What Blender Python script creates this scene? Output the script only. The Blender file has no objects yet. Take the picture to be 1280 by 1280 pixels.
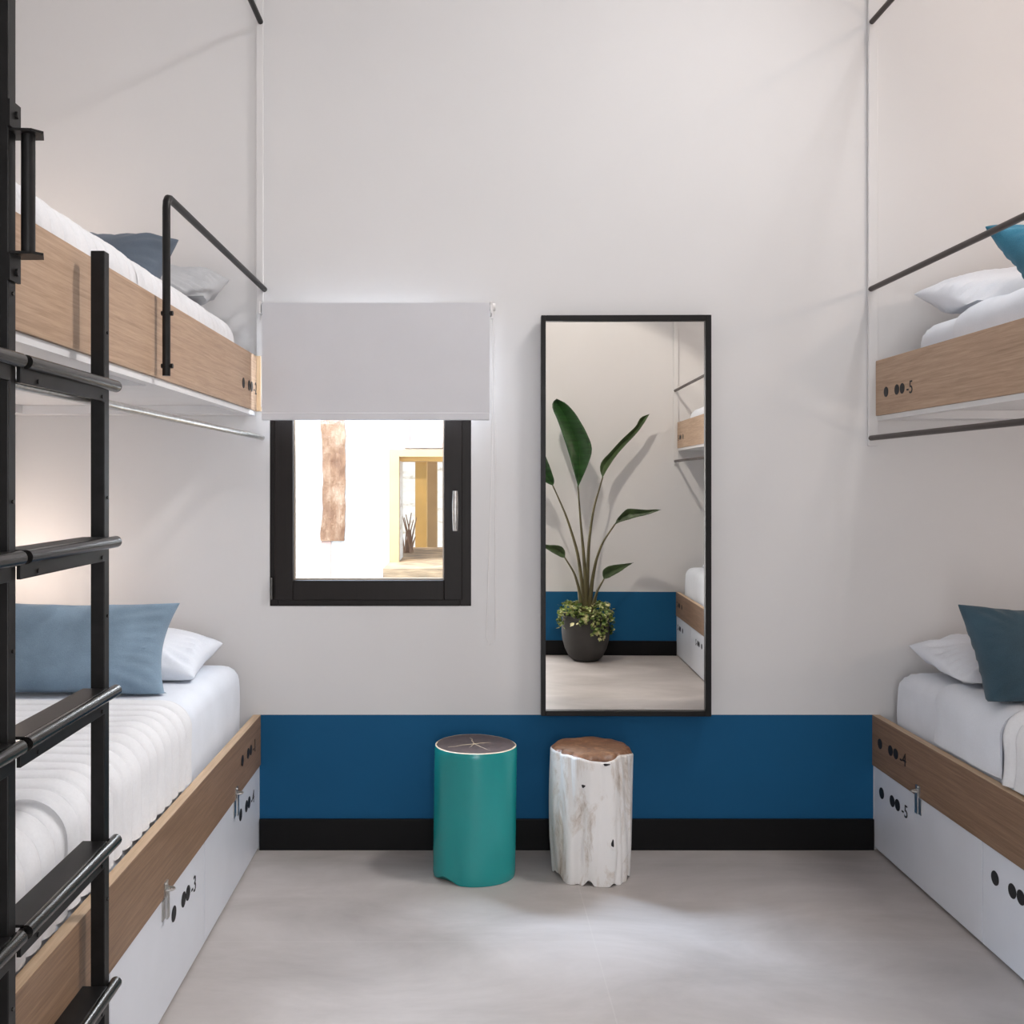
import bpy, math, random
from mathutils import Vector, Matrix, noise

# ------------------------------------------------------------------ camera, world, lights, exposure
S = bpy.context.scene
C = S.collection
F = 1250.0          # focal length in pixels of the 1280 px frame
EYE = 1.331
D = 3.62            # distance to the window wall

cd = bpy.data.cameras.new('camera')
cd.sensor_width = 36.0
cd.lens = F / 1280 * 36.0
cd.shift_x = 58 / 1280
cd.shift_y = -38 / 1280
cd.clip_start = 0.02
cam = bpy.data.objects.new('camera', cd)
cam.location = (0, 0, EYE)
cam.rotation_euler = (math.pi / 2, 0, 0)
C.objects.link(cam)
S.camera = cam

w = bpy.data.worlds.new('world'); S.world = w; w.use_nodes = True
bg = w.node_tree.nodes['Background']
bg.inputs[0].default_value = (0.80, 0.88, 1.0, 1)
bg.inputs[1].default_value = 1.3

def light(name, kind, loc, energy, color=(1, 1, 1), size=0.1, size_y=None, target=None, spread=None):
    l = bpy.data.lights.new(name, kind)
    l.energy = energy; l.color = color
    if kind == 'AREA':
        l.size = size
        if size_y: l.shape = 'RECTANGLE'; l.size_y = size_y
        if spread: l.spread = spread
    elif kind == 'SUN': l.angle = size
    else: l.shadow_soft_size = size
    o = bpy.data.objects.new(name, l); C.objects.link(o); o.location = loc
    if target is not None:
        o.rotation_euler = (Vector(target) - Vector(loc)).to_track_quat('-Z', 'Y').to_euler()
    return o

# sun over the roof onto the courtyard wall outside
light('sun', 'SUN', (0, -5, 12), 3.2, (1.0, 0.95, 0.86), 0.01, target=(0.4, -2, 3.0))
# open sky patch above the courtyard, seen by the window
light('skylight', 'AREA', (-1.55, 4.55, 3.0), 260, (0.62, 0.78, 1.0), 0.55, target=(0.65, 3.04, 0))
light('open_sky', 'AREA', (-1.1, 5.3, 3.5), 150, (0.66, 0.80, 1.0), 1.6, target=(0.3, 2.2, 0.4))
# added panel outside the upper pane, stands in for daylight behind the blind
light('window_daylight_fill', 'AREA', (-0.345, D + 0.10, 1.70), 14, (0.93, 0.97, 1.0), 0.56, 0.24, target=(-0.345, 0, 1.70))
# soft ceiling light
light('ceiling_light', 'AREA', (0.35, 0.9, 4.3), 4, (0.99, 0.98, 1.0), 2.0, 2.0, target=(0.35, 0.9, 0))
# spot track on the ceiling
light('track_spot', 'AREA', (1.85, 2.7, 4.1), 22, (1.0, 0.97, 0.96), 0.34, target=(-0.9, 2.2, 0.7), spread=math.radians(95))
light('floor_spot', 'SPOT', (0.0, 1.5, 4.1), 215, (1.0, 0.91, 0.82), 0.06, target=(0.85, -0.4, 0.9)).data.spot_size = math.radians(50)
# added frontal fill high behind the camera, no window in that wall
light('high_frontal_fill', 'AREA', (0.35, -0.45, 3.55), 6, (0.97, 0.975, 1.0), 2.0, 1.2, target=(0.35, 3.6, 0.3))
light('track_spot', 'AREA', (1.75, 1.0, 4.15), 8, (1.0, 0.97, 0.96), 0.10, target=(-0.4, 3.0, 1.0))
# added frontal fill on the near wall behind the camera, no doorway there
light('near_wall_fill', 'AREA', (0.15, -0.50, 1.25), 32, (0.98, 0.98, 1.0), 0.55, 2.1, target=(0.15, 3.6, 1.25))
# bunk reading lamps on the side walls
WARM = (1.0, 0.80, 0.66)
for (x, y, z, e) in ((2.28, 2.75, 2.30, 7.0), (2.28, 2.75, 3.45, 9.0), (2.28, 2.6, 1.15, 4.5),
                     (-1.59, 3.20, 2.05, 3.2), (-1.60, 3.32, 1.05, 3.6), (2.28, 0.2, 2.30, 4.0), (-1.56, 2.85, 3.45, 1.5)):
    light('reading_lamp', 'POINT', (x, y, z), e, WARM, 0.04)

S.view_settings.view_transform = 'Standard'
S.view_settings.look = 'None'
S.view_settings.gamma = 1
S.view_settings.exposure = 0.0
S.view_settings.use_curve_mapping = False

# ------------------------------------------------------------------ materials
def new_mat(name):
    m = bpy.data.materials.new(name); m.use_nodes = True
    nt = m.node_tree; b = nt.nodes['Principled BSDF']
    return m, nt, b

def tex(nt, scale=(1, 1, 1), nscale=5.0, detail=4, rough=0.5, distort=0.0):
    tc = nt.nodes.new('ShaderNodeTexCoord'); mp = nt.nodes.new('ShaderNodeMapping')
    mp.inputs['Scale'].default_value = scale
    nt.links.new(tc.outputs['Object'], mp.inputs[0])
    n = nt.nodes.new('ShaderNodeTexNoise')
    n.inputs['Scale'].default_value = nscale; n.inputs['Detail'].default_value = detail
    n.inputs['Roughness'].default_value = rough; n.inputs['Distortion'].default_value = distort
    nt.links.new(mp.outputs[0], n.inputs['Vector'])
    return n

def ramp(nt, src, stops):
    r = nt.nodes.new('ShaderNodeValToRGB')
    el = r.color_ramp.elements
    while len(el) < len(stops): el.new(0.5)
    for e, (p, c) in zip(el, stops):
        e.position = p; e.color = (*c, 1)
    nt.links.new(src, r.inputs[0])
    return r

def bump(nt, b, src, strength=0.2, dist=0.01):
    bp = nt.nodes.new('ShaderNodeBump')
    bp.inputs['Strength'].default_value = strength; bp.inputs['Distance'].default_value = dist
    nt.links.new(src, bp.inputs['Height']); nt.links.new(bp.outputs[0], b.inputs['Normal'])

def simple(name, col, rough=0.5, metal=0.0, var=0.06, scale=(1, 1, 1), nscale=8, bumps=0.0, bdist=0.002, spec=0.5, detail=4):
    m, nt, b = new_mat(name)
    n = tex(nt, scale, nscale, detail)
    lo = tuple(max(0, c * (1 - var)) for c in col); hi = tuple(min(1, c * (1 + var)) for c in col)
    r = ramp(nt, n.outputs[0], [(0.3, lo), (0.7, hi)])
    nt.links.new(r.outputs[0], b.inputs['Base Color'])
    b.inputs['Roughness'].default_value = rough; b.inputs['Metallic'].default_value = metal
    b.inputs['Specular IOR Level'].default_value = spec
    if bumps: bump(nt, b, n.outputs[0], bumps, bdist)
    return m

def wood(name, dark, mid, lightc, axis='y'):
    m, nt, b = new_mat(name)
    sc = {'y': (14, 0.7, 22), 'x': (0.7, 14, 22), 'z': (14, 14, 0.8)}[axis]
    n = tex(nt, sc, 6.0, 6, 0.65, 0.6)
    n2 = tex(nt, (sc[0] * 4, sc[1] * 2, sc[2] * 4), 9.0, 3, 0.6)
    mx = nt.nodes.new('ShaderNodeMath'); mx.operation = 'MULTIPLY_ADD'
    nt.links.new(n2.outputs[0], mx.inputs[0]); mx.inputs[1].default_value = 0.45
    nt.links.new(n.outputs[0], mx.inputs[2])
    r = ramp(nt, mx.outputs[0], [(0.45, dark), (0.72, mid), (0.95, lightc)])
    nt.links.new(r.outputs[0], b.inputs['Base Color'])
    b.inputs['Roughness'].default_value = 0.5
    bump(nt, b, mx.outputs[0], 0.08, 0.002)
    return m

def wall_mat(name, banded):
    m, nt, b = new_mat(name)
    n = tex(nt, (1, 1, 1), 1.3, 5, 0.6)
    white = ramp(nt, n.outputs[0], [(0.3, (0.690, 0.687, 0.692)), (0.7, (0.714, 0.711, 0.716))])
    if banded:
        tc = nt.nodes.new('ShaderNodeTexCoord'); sx = nt.nodes.new('ShaderNodeSeparateXYZ')
        nt.links.new(tc.outputs['Object'], sx.inputs[0])
        lt = nt.nodes.new('ShaderNodeMath'); lt.operation = 'LESS_THAN'; lt.inputs[1].default_value = 0.487
        nt.links.new(sx.outputs['Z'], lt.inputs[0])
        blue = ramp(nt, n.outputs[0], [(0.3, (0.005, 0.084, 0.200)), (0.7, (0.006, 0.094, 0.220))])
        mix = nt.nodes.new('ShaderNodeMix'); mix.data_type = 'RGBA'
        c1 = nt.nodes.new('ShaderNodeMath'); c1.operation = 'COMPARE'; c1.inputs[1].default_value = 0.365; c1.inputs[2].default_value = 1.111
        nt.links.new(sx.outputs['X'], c1.inputs[0])
        ml = nt.nodes.new('ShaderNodeMath'); ml.operation = 'MULTIPLY'
        nt.links.new(lt.outputs[0], ml.inputs[0]); nt.links.new(c1.outputs[0], ml.inputs[1])
        nt.links.new(ml.outputs[0], mix.inputs[0])
        nt.links.new(white.outputs[0], mix.inputs[6]); nt.links.new(blue.outputs[0], mix.inputs[7])
        nt.links.new(mix.outputs[2], b.inputs['Base Color'])
    else:
        nt.links.new(white.outputs[0], b.inputs['Base Color'])
    b.inputs['Roughness'].default_value = 0.75
    b.inputs['Specular IOR Level'].default_value = 0.25
    n3 = tex(nt, (1, 1, 1), 90, 3)
    bump(nt, b, n3.outputs[0], 0.06, 0.001)
    return m

def floor_mat():
    m, nt, b = new_mat('concrete_tile')
    n = tex(nt, (0.55, 1.1, 1), 2.6, 8, 0.62, 0.5)
    col = ramp(nt, n.outputs[0], [(0.28, (0.335, 0.303, 0.283)), (0.5, (0.430, 0.395, 0.377)), (0.72, (0.545, 0.505, 0.488))])
    tc = nt.nodes.new('ShaderNodeTexCoord'); sx = nt.nodes.new('ShaderNodeSeparateXYZ')
    nt.links.new(tc.outputs['Object'], sx.inputs[0])
    def joint(out, off, period):
        a = nt.nodes.new('ShaderNodeMath'); a.operation = 'SUBTRACT'; a.inputs[1].default_value = off
        nt.links.new(out, a.inputs[0])
        p = nt.nodes.new('ShaderNodeMath'); p.operation = 'PINGPONG'; p.inputs[1].default_value = period / 2
        nt.links.new(a.outputs[0], p.inputs[0])
        l = nt.nodes.new('ShaderNodeMath'); l.operation = 'LESS_THAN'; l.inputs[1].default_value = 0.0018
        nt.links.new(p.outputs[0], l.inputs[0]); return l
    jx = joint(sx.outputs['X'], 0.372, 1.2); jy = joint(sx.outputs['Y'], 2.893, 0.6)
    mx = nt.nodes.new('ShaderNodeMath'); mx.operation = 'MAXIMUM'
    nt.links.new(jx.outputs[0], mx.inputs[0]); nt.links.new(jy.outputs[0], mx.inputs[1])
    mm = nt.nodes.new('ShaderNodeMath'); mm.operation = 'MULTIPLY'; mm.inputs[1].default_value = 0.16
    nt.links.new(mx.outputs[0], mm.inputs[0])
    mix = nt.nodes.new('ShaderNodeMix'); mix.data_type = 'RGBA'
    nt.links.new(mm.outputs[0], mix.inputs[0]); nt.links.new(col.outputs[0], mix.inputs[6])
    mix.inputs[7].default_value = (0.62, 0.60, 0.56, 1)
    nt.links.new(mix.outputs[2], b.inputs['Base Color'])
    rr = nt.nodes.new('ShaderNodeMapRange'); rr.inputs[3].default_value = 0.42; rr.inputs[4].default_value = 0.6
    nt.links.new(n.outputs[0], rr.inputs[0]); nt.links.new(rr.outputs[0], b.inputs['Roughness'])
    bump(nt, b, n.outputs[0], 0.04, 0.003)
    return m

def fabric(name, col, weave=320, rough=0.95, var=0.05, bs=0.35, blotch=0.0):
    m, nt, b = new_mat(name)
    n = tex(nt, (1, 1, 1), weave, 2)
    n2 = tex(nt, (1, 1, 1), 7, 3)
    lo = tuple(c * (1 - var - blotch) for c in col); hi = tuple(min(1, c * (1 + var + blotch)) for c in col)
    ad = nt.nodes.new('ShaderNodeMath'); ad.operation = 'MULTIPLY_ADD'
    nt.links.new(n.outputs[0], ad.inputs[0]); ad.inputs[1].default_value = 0.5
    nt.links.new(n2.outputs[0], ad.inputs[2])
    r = ramp(nt, ad.outputs[0], [(0.5, lo), (1.0, hi)])
    nt.links.new(r.outputs[0], b.inputs['Base Color'])
    b.inputs['Roughness'].default_value = rough
    b.inputs['Specular IOR Level'].default_value = 0.2
    b.inputs['Sheen Weight'].default_value = 0.15
    bump(nt, b, n.outputs[0], bs, 0.001)
    return m

M = {}
M['wall'] = wall_mat('white_plaster', False)
M['wall_band'] = wall_mat('white_plaster_blue_band', True)
M['floor'] = floor_mat()
M['trimwhite'] = simple('white_trim_paint', (0.80, 0.79, 0.785), 0.5)
M['base'] = simple('black_baseboard', (0.0035, 0.0035, 0.0042), 0.5, spec=0.2)
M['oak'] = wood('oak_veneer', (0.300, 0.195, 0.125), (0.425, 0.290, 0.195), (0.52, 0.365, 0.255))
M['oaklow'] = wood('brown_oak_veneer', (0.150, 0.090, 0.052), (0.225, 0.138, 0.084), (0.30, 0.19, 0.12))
M['oakedge'] = wood('oak_edge_band', (0.42, 0.29, 0.18), (0.52, 0.37, 0.24), (0.6, 0.44, 0.3))
M['batten'] = wood('pine_batten', (0.62, 0.43, 0.25), (0.72, 0.52, 0.32), (0.8, 0.6, 0.4), 'z')
M['panel'] = simple('white_laminate', (0.69, 0.72, 0.78), 0.32, var=0.02)
M['board'] = simple('white_board', (0.74, 0.74, 0.75), 0.5, var=0.02)
M['mark'] = simple('black_marking', (0.008, 0.008, 0.010), 0.6)
M['steel'] = simple('black_steel', (0.010, 0.0095, 0.0095), 0.42, 0.3, var=0.3, nscale=30, bumps=0.1, bdist=0.0006, spec=0.3)
M['rawsteel'] = simple('brushed_dark_steel', (0.10, 0.096, 0.092), 0.25, 0.95, var=0.15, nscale=3)
M['bronze'] = simple('dark_bronze_tube', (0.060, 0.048, 0.044), 0.4, 0.6, var=0.15)
M['zinc'] = simple('zinc_steel', (0.55, 0.54, 0.52), 0.3, 1.0, var=0.15, nscale=60)
M['sheet'] = fabric('white_cotton_sheet', (0.73, 0.77, 0.84), 260, bs=0.15)
M['quilt'] = fabric('white_quilt', (0.755, 0.765, 0.79), 160, bs=0.5)
M['pillow'] = fabric('white_pillowcase', (0.74, 0.775, 0.84), 240, bs=0.12)
M['blue'] = fabric('dusty_blue_linen', (0.205, 0.290, 0.375), 420, var=0.14, bs=0.6, blotch=0.10)
M['slate'] = fabric('slate_blue_linen', (0.10, 0.125, 0.16), 420, var=0.12, bs=0.5, blotch=0.08)
M['greyp'] = fabric('pale_grey_pillowcase', (0.46, 0.47, 0.49), 260, bs=0.2)
M['teal'] = fabric('teal_velvet', (0.035, 0.17, 0.26), 420, var=0.22, bs=0.6, blotch=0.15)
M['petrol'] = fabric('petrol_linen', (0.045, 0.085, 0.115), 420, var=0.15, bs=0.5, blotch=0.1)
M['frame'] = simple('dark_window_frame', (0.012, 0.0092, 0.0085), 0.45, 0.0, spec=0.25, var=0.12, scale=(30, 30, 1), nscale=4)
M['gasket'] = simple('pale_glazing_bead', (0.60, 0.50, 0.40), 0.4)
M['blind'] = fabric('grey_blind_fabric', (0.64, 0.643, 0.675), 500, 0.9, 0.02, 0.1)
M['blackframe'] = simple('black_mirror_frame', (0.004, 0.0037, 0.0037), 0.42, spec=0.3)
M['plaster_out'] = None
m, nt, b = new_mat('window_glass')
nt.nodes.remove(b)
tr_ = nt.nodes.new('ShaderNodeBsdfTransparent'); gl_ = nt.nodes.new('ShaderNodeBsdfGlossy'); gl_.inputs['Roughness'].default_value = 0.0
mx_ = nt.nodes.new('ShaderNodeMixShader'); mx_.inputs[0].default_value = 0.05
nt.links.new(tr_.outputs[0], mx_.inputs[1]); nt.links.new(gl_.outputs[0], mx_.inputs[2])
nt.links.new(mx_.outputs[0], nt.nodes['Material Output'].inputs['Surface'])
M['glass'] = m
m, nt, b = new_mat('mirror_silver')
b.inputs['Metallic'].default_value = 1.0; b.inputs['Roughness'].default_value = 0.0
b.inputs['Base Color'].default_value = (0.93, 0.915, 0.88, 1)
M['mirror'] = m
M['pot'] = simple('dark_clay_pot', (0.045, 0.042, 0.040), 0.7, var=0.15, bumps=0.15)
M['soil'] = simple('soil', (0.03, 0.02, 0.012), 0.95, var=0.4, nscale=60, bumps=0.8, bdist=0.01)
M['leaf'] = simple('glossy_dark_leaf', (0.018, 0.062, 0.015), 0.33, var=0.45, scale=(1, 1, 6), nscale=9)
M['stem'] = simple('green_brown_stem', (0.10, 0.085, 0.035), 0.5, var=0.3)
M['leaf2'] = simple('grey_green_leaf', (0.05, 0.085, 0.030), 0.45, var=0.35, nscale=12)
m, nt, b = new_mat('variegated_ivy')
n = tex(nt, (1, 1, 1), 22, 3)
r = ramp(nt, n.outputs[0], [(0.38, (0.04, 0.10, 0.015)), (0.5, (0.20, 0.27, 0.05)), (0.62, (0.62, 0.58, 0.30))])
nt.links.new(r.outputs[0], b.inputs['Base Color']); b.inputs['Roughness'].default_value = 0.5
M['ivy'] = m

# ------------------------------------------------------------------ mesh helpers
class MB:
    def __init__(s): s.v = []; s.f = []; s.mi = []; s.cur = 0
    def face(s, f): s.f.append(tuple(f)); s.mi.append(s.cur)
    def box(s, x0, x1, y0, y1, z0, z1):
        k = len(s.v)
        s.v += [(x0, y0, z0), (x1, y0, z0), (x1, y1, z0), (x0, y1, z0), (x0, y0, z1), (x1, y0, z1), (x1, y1, z1), (x0, y1, z1)]
        for f in ((3, 2, 1, 0), (4, 5, 6, 7), (0, 1, 5, 4), (1, 2, 6, 5), (2, 3, 7, 6), (3, 0, 4, 7)):
            s.face(k + i for i in f)
        return s
    def tube(s, pts, r, n=12, cap=True):
        pts = [Vector(p) for p in pts]
        rs = r if isinstance(r, (list, tuple)) else [r] * len(pts)
        k = len(s.v); up = None
        for i, p in enumerate(pts):
            t = (pts[min(i + 1, len(pts) - 1)] - pts[max(i - 1, 0)]).normalized()
            if up is None:
                up = Vector((0, 0, 1)) if abs(t.z) < 0.9 else Vector((1, 0, 0))
            a = t.cross(up).normalized(); up = a.cross(t).normalized()
            for j in range(n):
                q = 2 * math.pi * j / n
                s.v.append(tuple(p + (a * math.cos(q) + up * math.sin(q)) * rs[i]))
        for i in range(len(pts) - 1):
            for j in range(n):
                a0 = k + i * n + j; a1 = k + i * n + (j + 1) % n
                s.face((a0, a1, a1 + n, a0 + n))
        if cap:
            s.face(range(k + n - 1, k - 1, -1)); s.face(range(k + (len(pts) - 1) * n, k + len(pts) * n))
        return s
    def grid(s, P, nu, nv, closed_u=False, flip=False):
        k = len(s.v)
        for i in range(nu):
            for j in range(nv): s.v.append(tuple(P(i, j)))
        for i in range(nu if closed_u else nu - 1):
            for j in range(nv - 1):
                i2 = (i + 1) % nu
                f = (k + i * nv + j, k + i2 * nv + j, k + i2 * nv + j + 1, k + i * nv + j + 1)
                s.face(f[::-1] if flip else f)
        return s
    def disc(s, c, r, axis='x', sign=1, n=20, t=0.001):
        c = Vector(c); d = Vector((sign * t, 0, 0))
        k = len(s.v)
        for off in (Vector((0, 0, 0)), d):
            for j in range(n):
                q = 2 * math.pi * j / n
                s.v.append(tuple(c + off + Vector((0, r * math.cos(q), r * math.sin(q)))))
        s.face(range(k, k + n)); s.face(range(k + 2 * n - 1, k + n - 1, -1))
        for j in range(n):
            j2 = (j + 1) % n; s.face((k + j, k + j2, k + n + j2, k + n + j))
        return s
    def build(s, name, mat, parent=None, smooth=False, bevel=0, recalc=True):
        me = bpy.data.meshes.new(name)
        me.from_pydata(s.v, [], s.f)
        for mm in (mat if isinstance(mat, (list, tuple)) else [mat]): me.materials.append(mm)
        for p, mi in zip(me.polygons, s.mi): p.material_index = mi
        if recalc:
            import bmesh
            bm = bmesh.new(); bm.from_mesh(me); bmesh.ops.recalc_face_normals(bm, faces=bm.faces[:]); bm.to_mesh(me); bm.free()
        me.update()
        if smooth:
            for p in me.polygons: p.use_smooth = True
            me.set_sharp_from_angle(angle=math.radians(50))
        o = bpy.data.objects.new(name, me); C.objects.link(o)
        if parent: o.parent = parent
        if bevel:
            md = o.modifiers.new('bevel', 'BEVEL'); md.width = bevel; md.segments = 2; md.limit_method = 'ANGLE'
        return o

def tag(o, label=None, cat=None, group=None, kind=None):
    if label: o['label'] = label
    if cat: o['category'] = cat
    if group: o['group'] = group
    if kind: o['kind'] = kind
    return o

def empty(name, loc, label, cat, group=None):
    o = bpy.data.objects.new(name, None); C.objects.link(o)
    tag(o, label, cat, group)
    o.empty_display_size = 0.1
    return o          # roots sit at the origin of their parts' coordinates; moved to the base by settle()

def settle(root, loc):
    """put the empty at the thing's base without moving its parts"""
    root.location = loc
    for ch in root.children:
        ch.location = Vector(ch.location) - Vector(loc)

def struct(o): o['kind'] = 'structure'; return o
def box(name, mat, b, parent=None, bevel=0.0):
    return MB().box(*b).build(name, mat, parent, bevel=bevel)

def px(x, y, Y): return Vector(((x - 582) * Y / F, Y, EYE - (y - 602) * Y / F))

# ------------------------------------------------------------------ room shell
XL, XR, YN, H = -1.66, 2.39, -0.52, 4.4
T = 0.2
WX0, WX1, WZ0, WZ1 = -0.709, 0.020, 0.880, 1.88   # window opening

struct(box('floor', M['floor'], (XL - T, XR + T, YN - T, D + T, -0.1, 0)))
struct(box('ceiling', M['wall'], (XL - T, XR + T, YN - T, D + T, H, H + 0.15)))
struct(box('wall_left', M['wall'], (XL - T, XL, YN - T, D, 0, H)))
struct(box('wall_right', M['wall'], (XR, XR + T, YN - T, D, 0, H)))
struct(box('wall_near', M['wall_band'], (XL, XR, YN - T, YN, 0, H)))
wf = MB()
wf.box(XL - T, WX0, D, D + T, 0, H).box(WX1, XR + T, D, D + T, 0, H)
wf.box(WX0, WX1, D, D + T, 0, WZ0).box(WX0, WX1, D, D + T, WZ1, H)
struct(wf.build('wall_far', M['wall_band']))
struct(box('baseboard_far', M['base'], (-0.745, 1.475, D - 0.012, D, 0, 0.112), bevel=0.002))
struct(box('baseboard_near', M['base'], (-0.745, 1.475, YN, YN + 0.012, 0, 0.112), bevel=0.002))
# slim painted corner strips the tubes are fixed to
for i, (x0, x1, y0, y1) in enumerate(((-0.757, -0.730, D - 0.012, D), (1.453, 1.489, D - 0.012, D), (1.453, 1.489, YN, YN + 0.012))):
    struct(box('trim_%d' % (i + 1), M['wall'], (x0, x1, y0, y1, 1.60 if i == 0 else 1.46, H), bevel=0.003))

# ------------------------------------------------------------------ window
win = bpy.data.objects.new('window_1', None); C.objects.link(win); struct(win)
def ring(x0, x1, z0, z1, w, y0, y1, wb=None, wl=None, wr=None, wt=None):
    wb = wb or w; wl = wl or w; wr = wr or w; wt = wt or w
    m = MB()
    m.box(x0, x0 + wl, y0, y1, z0, z1).box(x1 - wr, x1, y0, y1, z0, z1)
    m.box(x0 + wl, x1 - wr, y0, y1, z0, z0 + wb).box(x0 + wl, x1 - wr, y0, y1, z1 - wt, z1)
    return m
ring(WX0, WX1, WZ0, WZ1, 0.040, D + 0.004, D + 0.09, wl=0.030).build('window_frame', M['frame'], win, bevel=0.002)
sash = ring(-0.690, -0.012, 0.902, 1.858, 0.066, D - 0.008, D + 0.06, wb=0.072).build('window_sash', M['frame'], win, bevel=0.003)
ring(-0.6245, -0.0775, 0.9735, 1.7925, 0.006, D + 0.022, D + 0.03).build('glazing_bead', M['gasket'], sash)
box('window_pane', M['glass'], (-0.620, -0.082, D + 0.036, D + 0.040, 0.978, 1.788), sash)
hd = MB().box(-0.047, -0.027, D - 0.013, D - 0.007, 1.200, 1.262)
hd.build('handle_plate', M['zinc'], sash, bevel=0.002)
h2 = MB().tube([(-0.037, D - 0.012, 1.285), (-0.037, D - 0.045, 1.285)], 0.009)
h2.tube([(-0.037, D - 0.045, 1.298), (-0.037, D - 0.046, 1.25), (-0.037, D - 0.043, 1.2), (-0.037, D - 0.040, 1.155)], [0.009, 0.0115, 0.011, 0.009])
h2.build('handle', M['zinc'], sash, smooth=True)

MB().tube([(WX0 + 0.008, D - 0.008, 0.905), (WX0 + 0.008, D - 0.008, 0.985)], 0.006, 10).build('hinge', M['rawsteel'], win, smooth=True)
# ------------------------------------------------------------------ outside the window
def out_plaster():
    m, nt, b = new_mat('old_whitewash')
    n = tex(nt, (1, 1, 3), 4, 8, 0.7)
    r = ramp(nt, n.outputs[0], [(0.30, (0.30, 0.24, 0.18)), (0.38, (0.60, 0.54, 0.44)), (0.46, (0.86, 0.84, 0.79)), (0.6, (0.90, 0.90, 0.87))])
    nt.links.new(r.outputs[0], b.inputs['Base Color']); b.inputs['Roughness'].default_value = 0.9
    bump(nt, b, n.outputs[0], 0.5, 0.02); return m
M['out'] = out_plaster()
m, nt, b = new_mat('bare_red_brick')
n = tex(nt, (1, 1, 0.6), 9, 8, 0.75)
r = ramp(nt, n.outputs[0], [(0.3, (0.12, 0.05, 0.025)), (0.5, (0.26, 0.14, 0.075)), (0.65, (0.42, 0.28, 0.18))])
nt.links.new(r.outputs[0], b.inputs['Base Color']); b.inputs['Roughness'].default_value = 0.95
bump(nt, b, n.outputs[0], 0.8, 0.03)
M['outbrick'] = m
M['ochre'] = simple('ochre_limewash', (0.66, 0.40, 0.12), 0.9, var=0.12, nscale=5)
M['ochre2'] = simple('pale_ochre_limewash', (0.50, 0.335, 0.165), 0.9, var=0.10, nscale=5)
M['pinkw'] = simple('pink_limewash', (0.50, 0.33, 0.27), 0.9, var=0.06)
M['stone'] = simple('paving_stone', (0.30, 0.20, 0.11), 0.9, var=0.5, scale=(1, 1, 5), nscale=8, bumps=0.4, bdist=0.02)
YO = 6.0
k = YO / F
def ox(x, Y=YO): return (x - 582) * Y / F
def oz(y, Y=YO): return EYE - (y - 602) * Y / F
courtyard = empty('courtyard_house', (0, 0, 0), 'old whitewashed house wall across the courtyard, seen through the window', 'house')
m = MB()
m.box(-3.2, ox(499), YO, YO + 0.35, -0.6, 3.2)
m.box(ox(499), 1.6, YO, YO + 0.35, oz(563), 3.2)
m.box(ox(585), 1.6, YO, YO + 0.35, -0.6, oz(563))
m.build('wall', M['out'], courtyard)
def rough_strip():
    m = MB(); n = 40
    def P(i, j):
        z = oz(520) + (oz(676) - oz(520)) * i / (n - 1)
        x = ox(402) if j in (0, 1) else ox(431)
        x += 0.014 * noise.noise(Vector((x * 3, z * 9, 1.7)))
        if j in (2, 3) : z += 0.0
        return (x, YO - (0.0 if j in (0, 3) else 0.02), z)
    m.grid(P, n, 4); return m
rough_strip().build('exposed_brick', M['outbrick'], courtyard)
m = MB()
m.box(ox(402), ox(414), YO - 0.012, YO, oz(740), oz(676)); m.build('exposed_brick', M['pinkw'], courtyard)
m = MB()
m.box(ox(487), ox(499) + 0.002, YO - 0.05, YO + 0.02, -0.6, oz(571)).box(ox(487), 0.3, YO - 0.05, YO + 0.02, oz(571), oz(562))
m.build('door_surround', M['ochre2'], courtyard)
box('lintel', M['ochre'], (ox(499), 0.3, YO + 0.02, YO + 0.34, oz(576), oz(571) - 0.001), courtyard)
fr = ring(ox(505), 0.25, oz(560), oz(500), 0.035, YO - 0.03, YO)
fr.build('window_surround', M['pinkw'], courtyard)
box('passage_pier', M['ochre'], (ox(519, 7.4), ox(533, 7.4), 7.4, 7.6, -0.4, oz(560, 7.4)), courtyard)
box('passage_pier', M['ochre2'], (ox(534, 7.9), ox(546, 7.9), 7.9, 8.1, -0.4, oz(560, 7.9)), courtyard)
box('passage_lintel', M['ochre'], (ox(499, 7.4), 0.4, 7.35, 7.6, oz(573, 7.4), 2.6), courtyard)
box('doorstep', M['stone'], (ox(487), 0.6, YO - 0.5, YO + 1.3, -0.2, oz(684, 7.3)), courtyard)
box('rear_wall', M['out'], (-2.5, 2.0, 9.5, 9.7, -0.6, 3.0), courtyard)
settle(courtyard, (0, YO, 0))
tag(box('courtyard_ground', M['out'], (-4, 3.5, D + T + 0.05, 11, -0.7, -0.6)), 'pale stone paving of the courtyard outside the window', 'ground', kind='structure')
m = MB(); random.seed(5)
for i in range(16):
    bx, by = ox(511, 6.7) + random.uniform(-.03, .03), 6.7 + random.uniform(-.05, .05)
    z0 = oz(684, 7.3) + 0.004
    hgt = random.uniform(0.1, 0.27); dx = random.uniform(-.06, .05)
    m.tube([(bx, by, z0), (bx + dx * .4, by, z0 + hgt * .5), (bx + dx, by + .01, z0 + hgt)], [0.006, 0.005, 0.003], 5)
tag(m.build('dry_shrub', M['outbrick']), 'small dry brown shrub in the ochre doorway outside the window', 'shrub')

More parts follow.
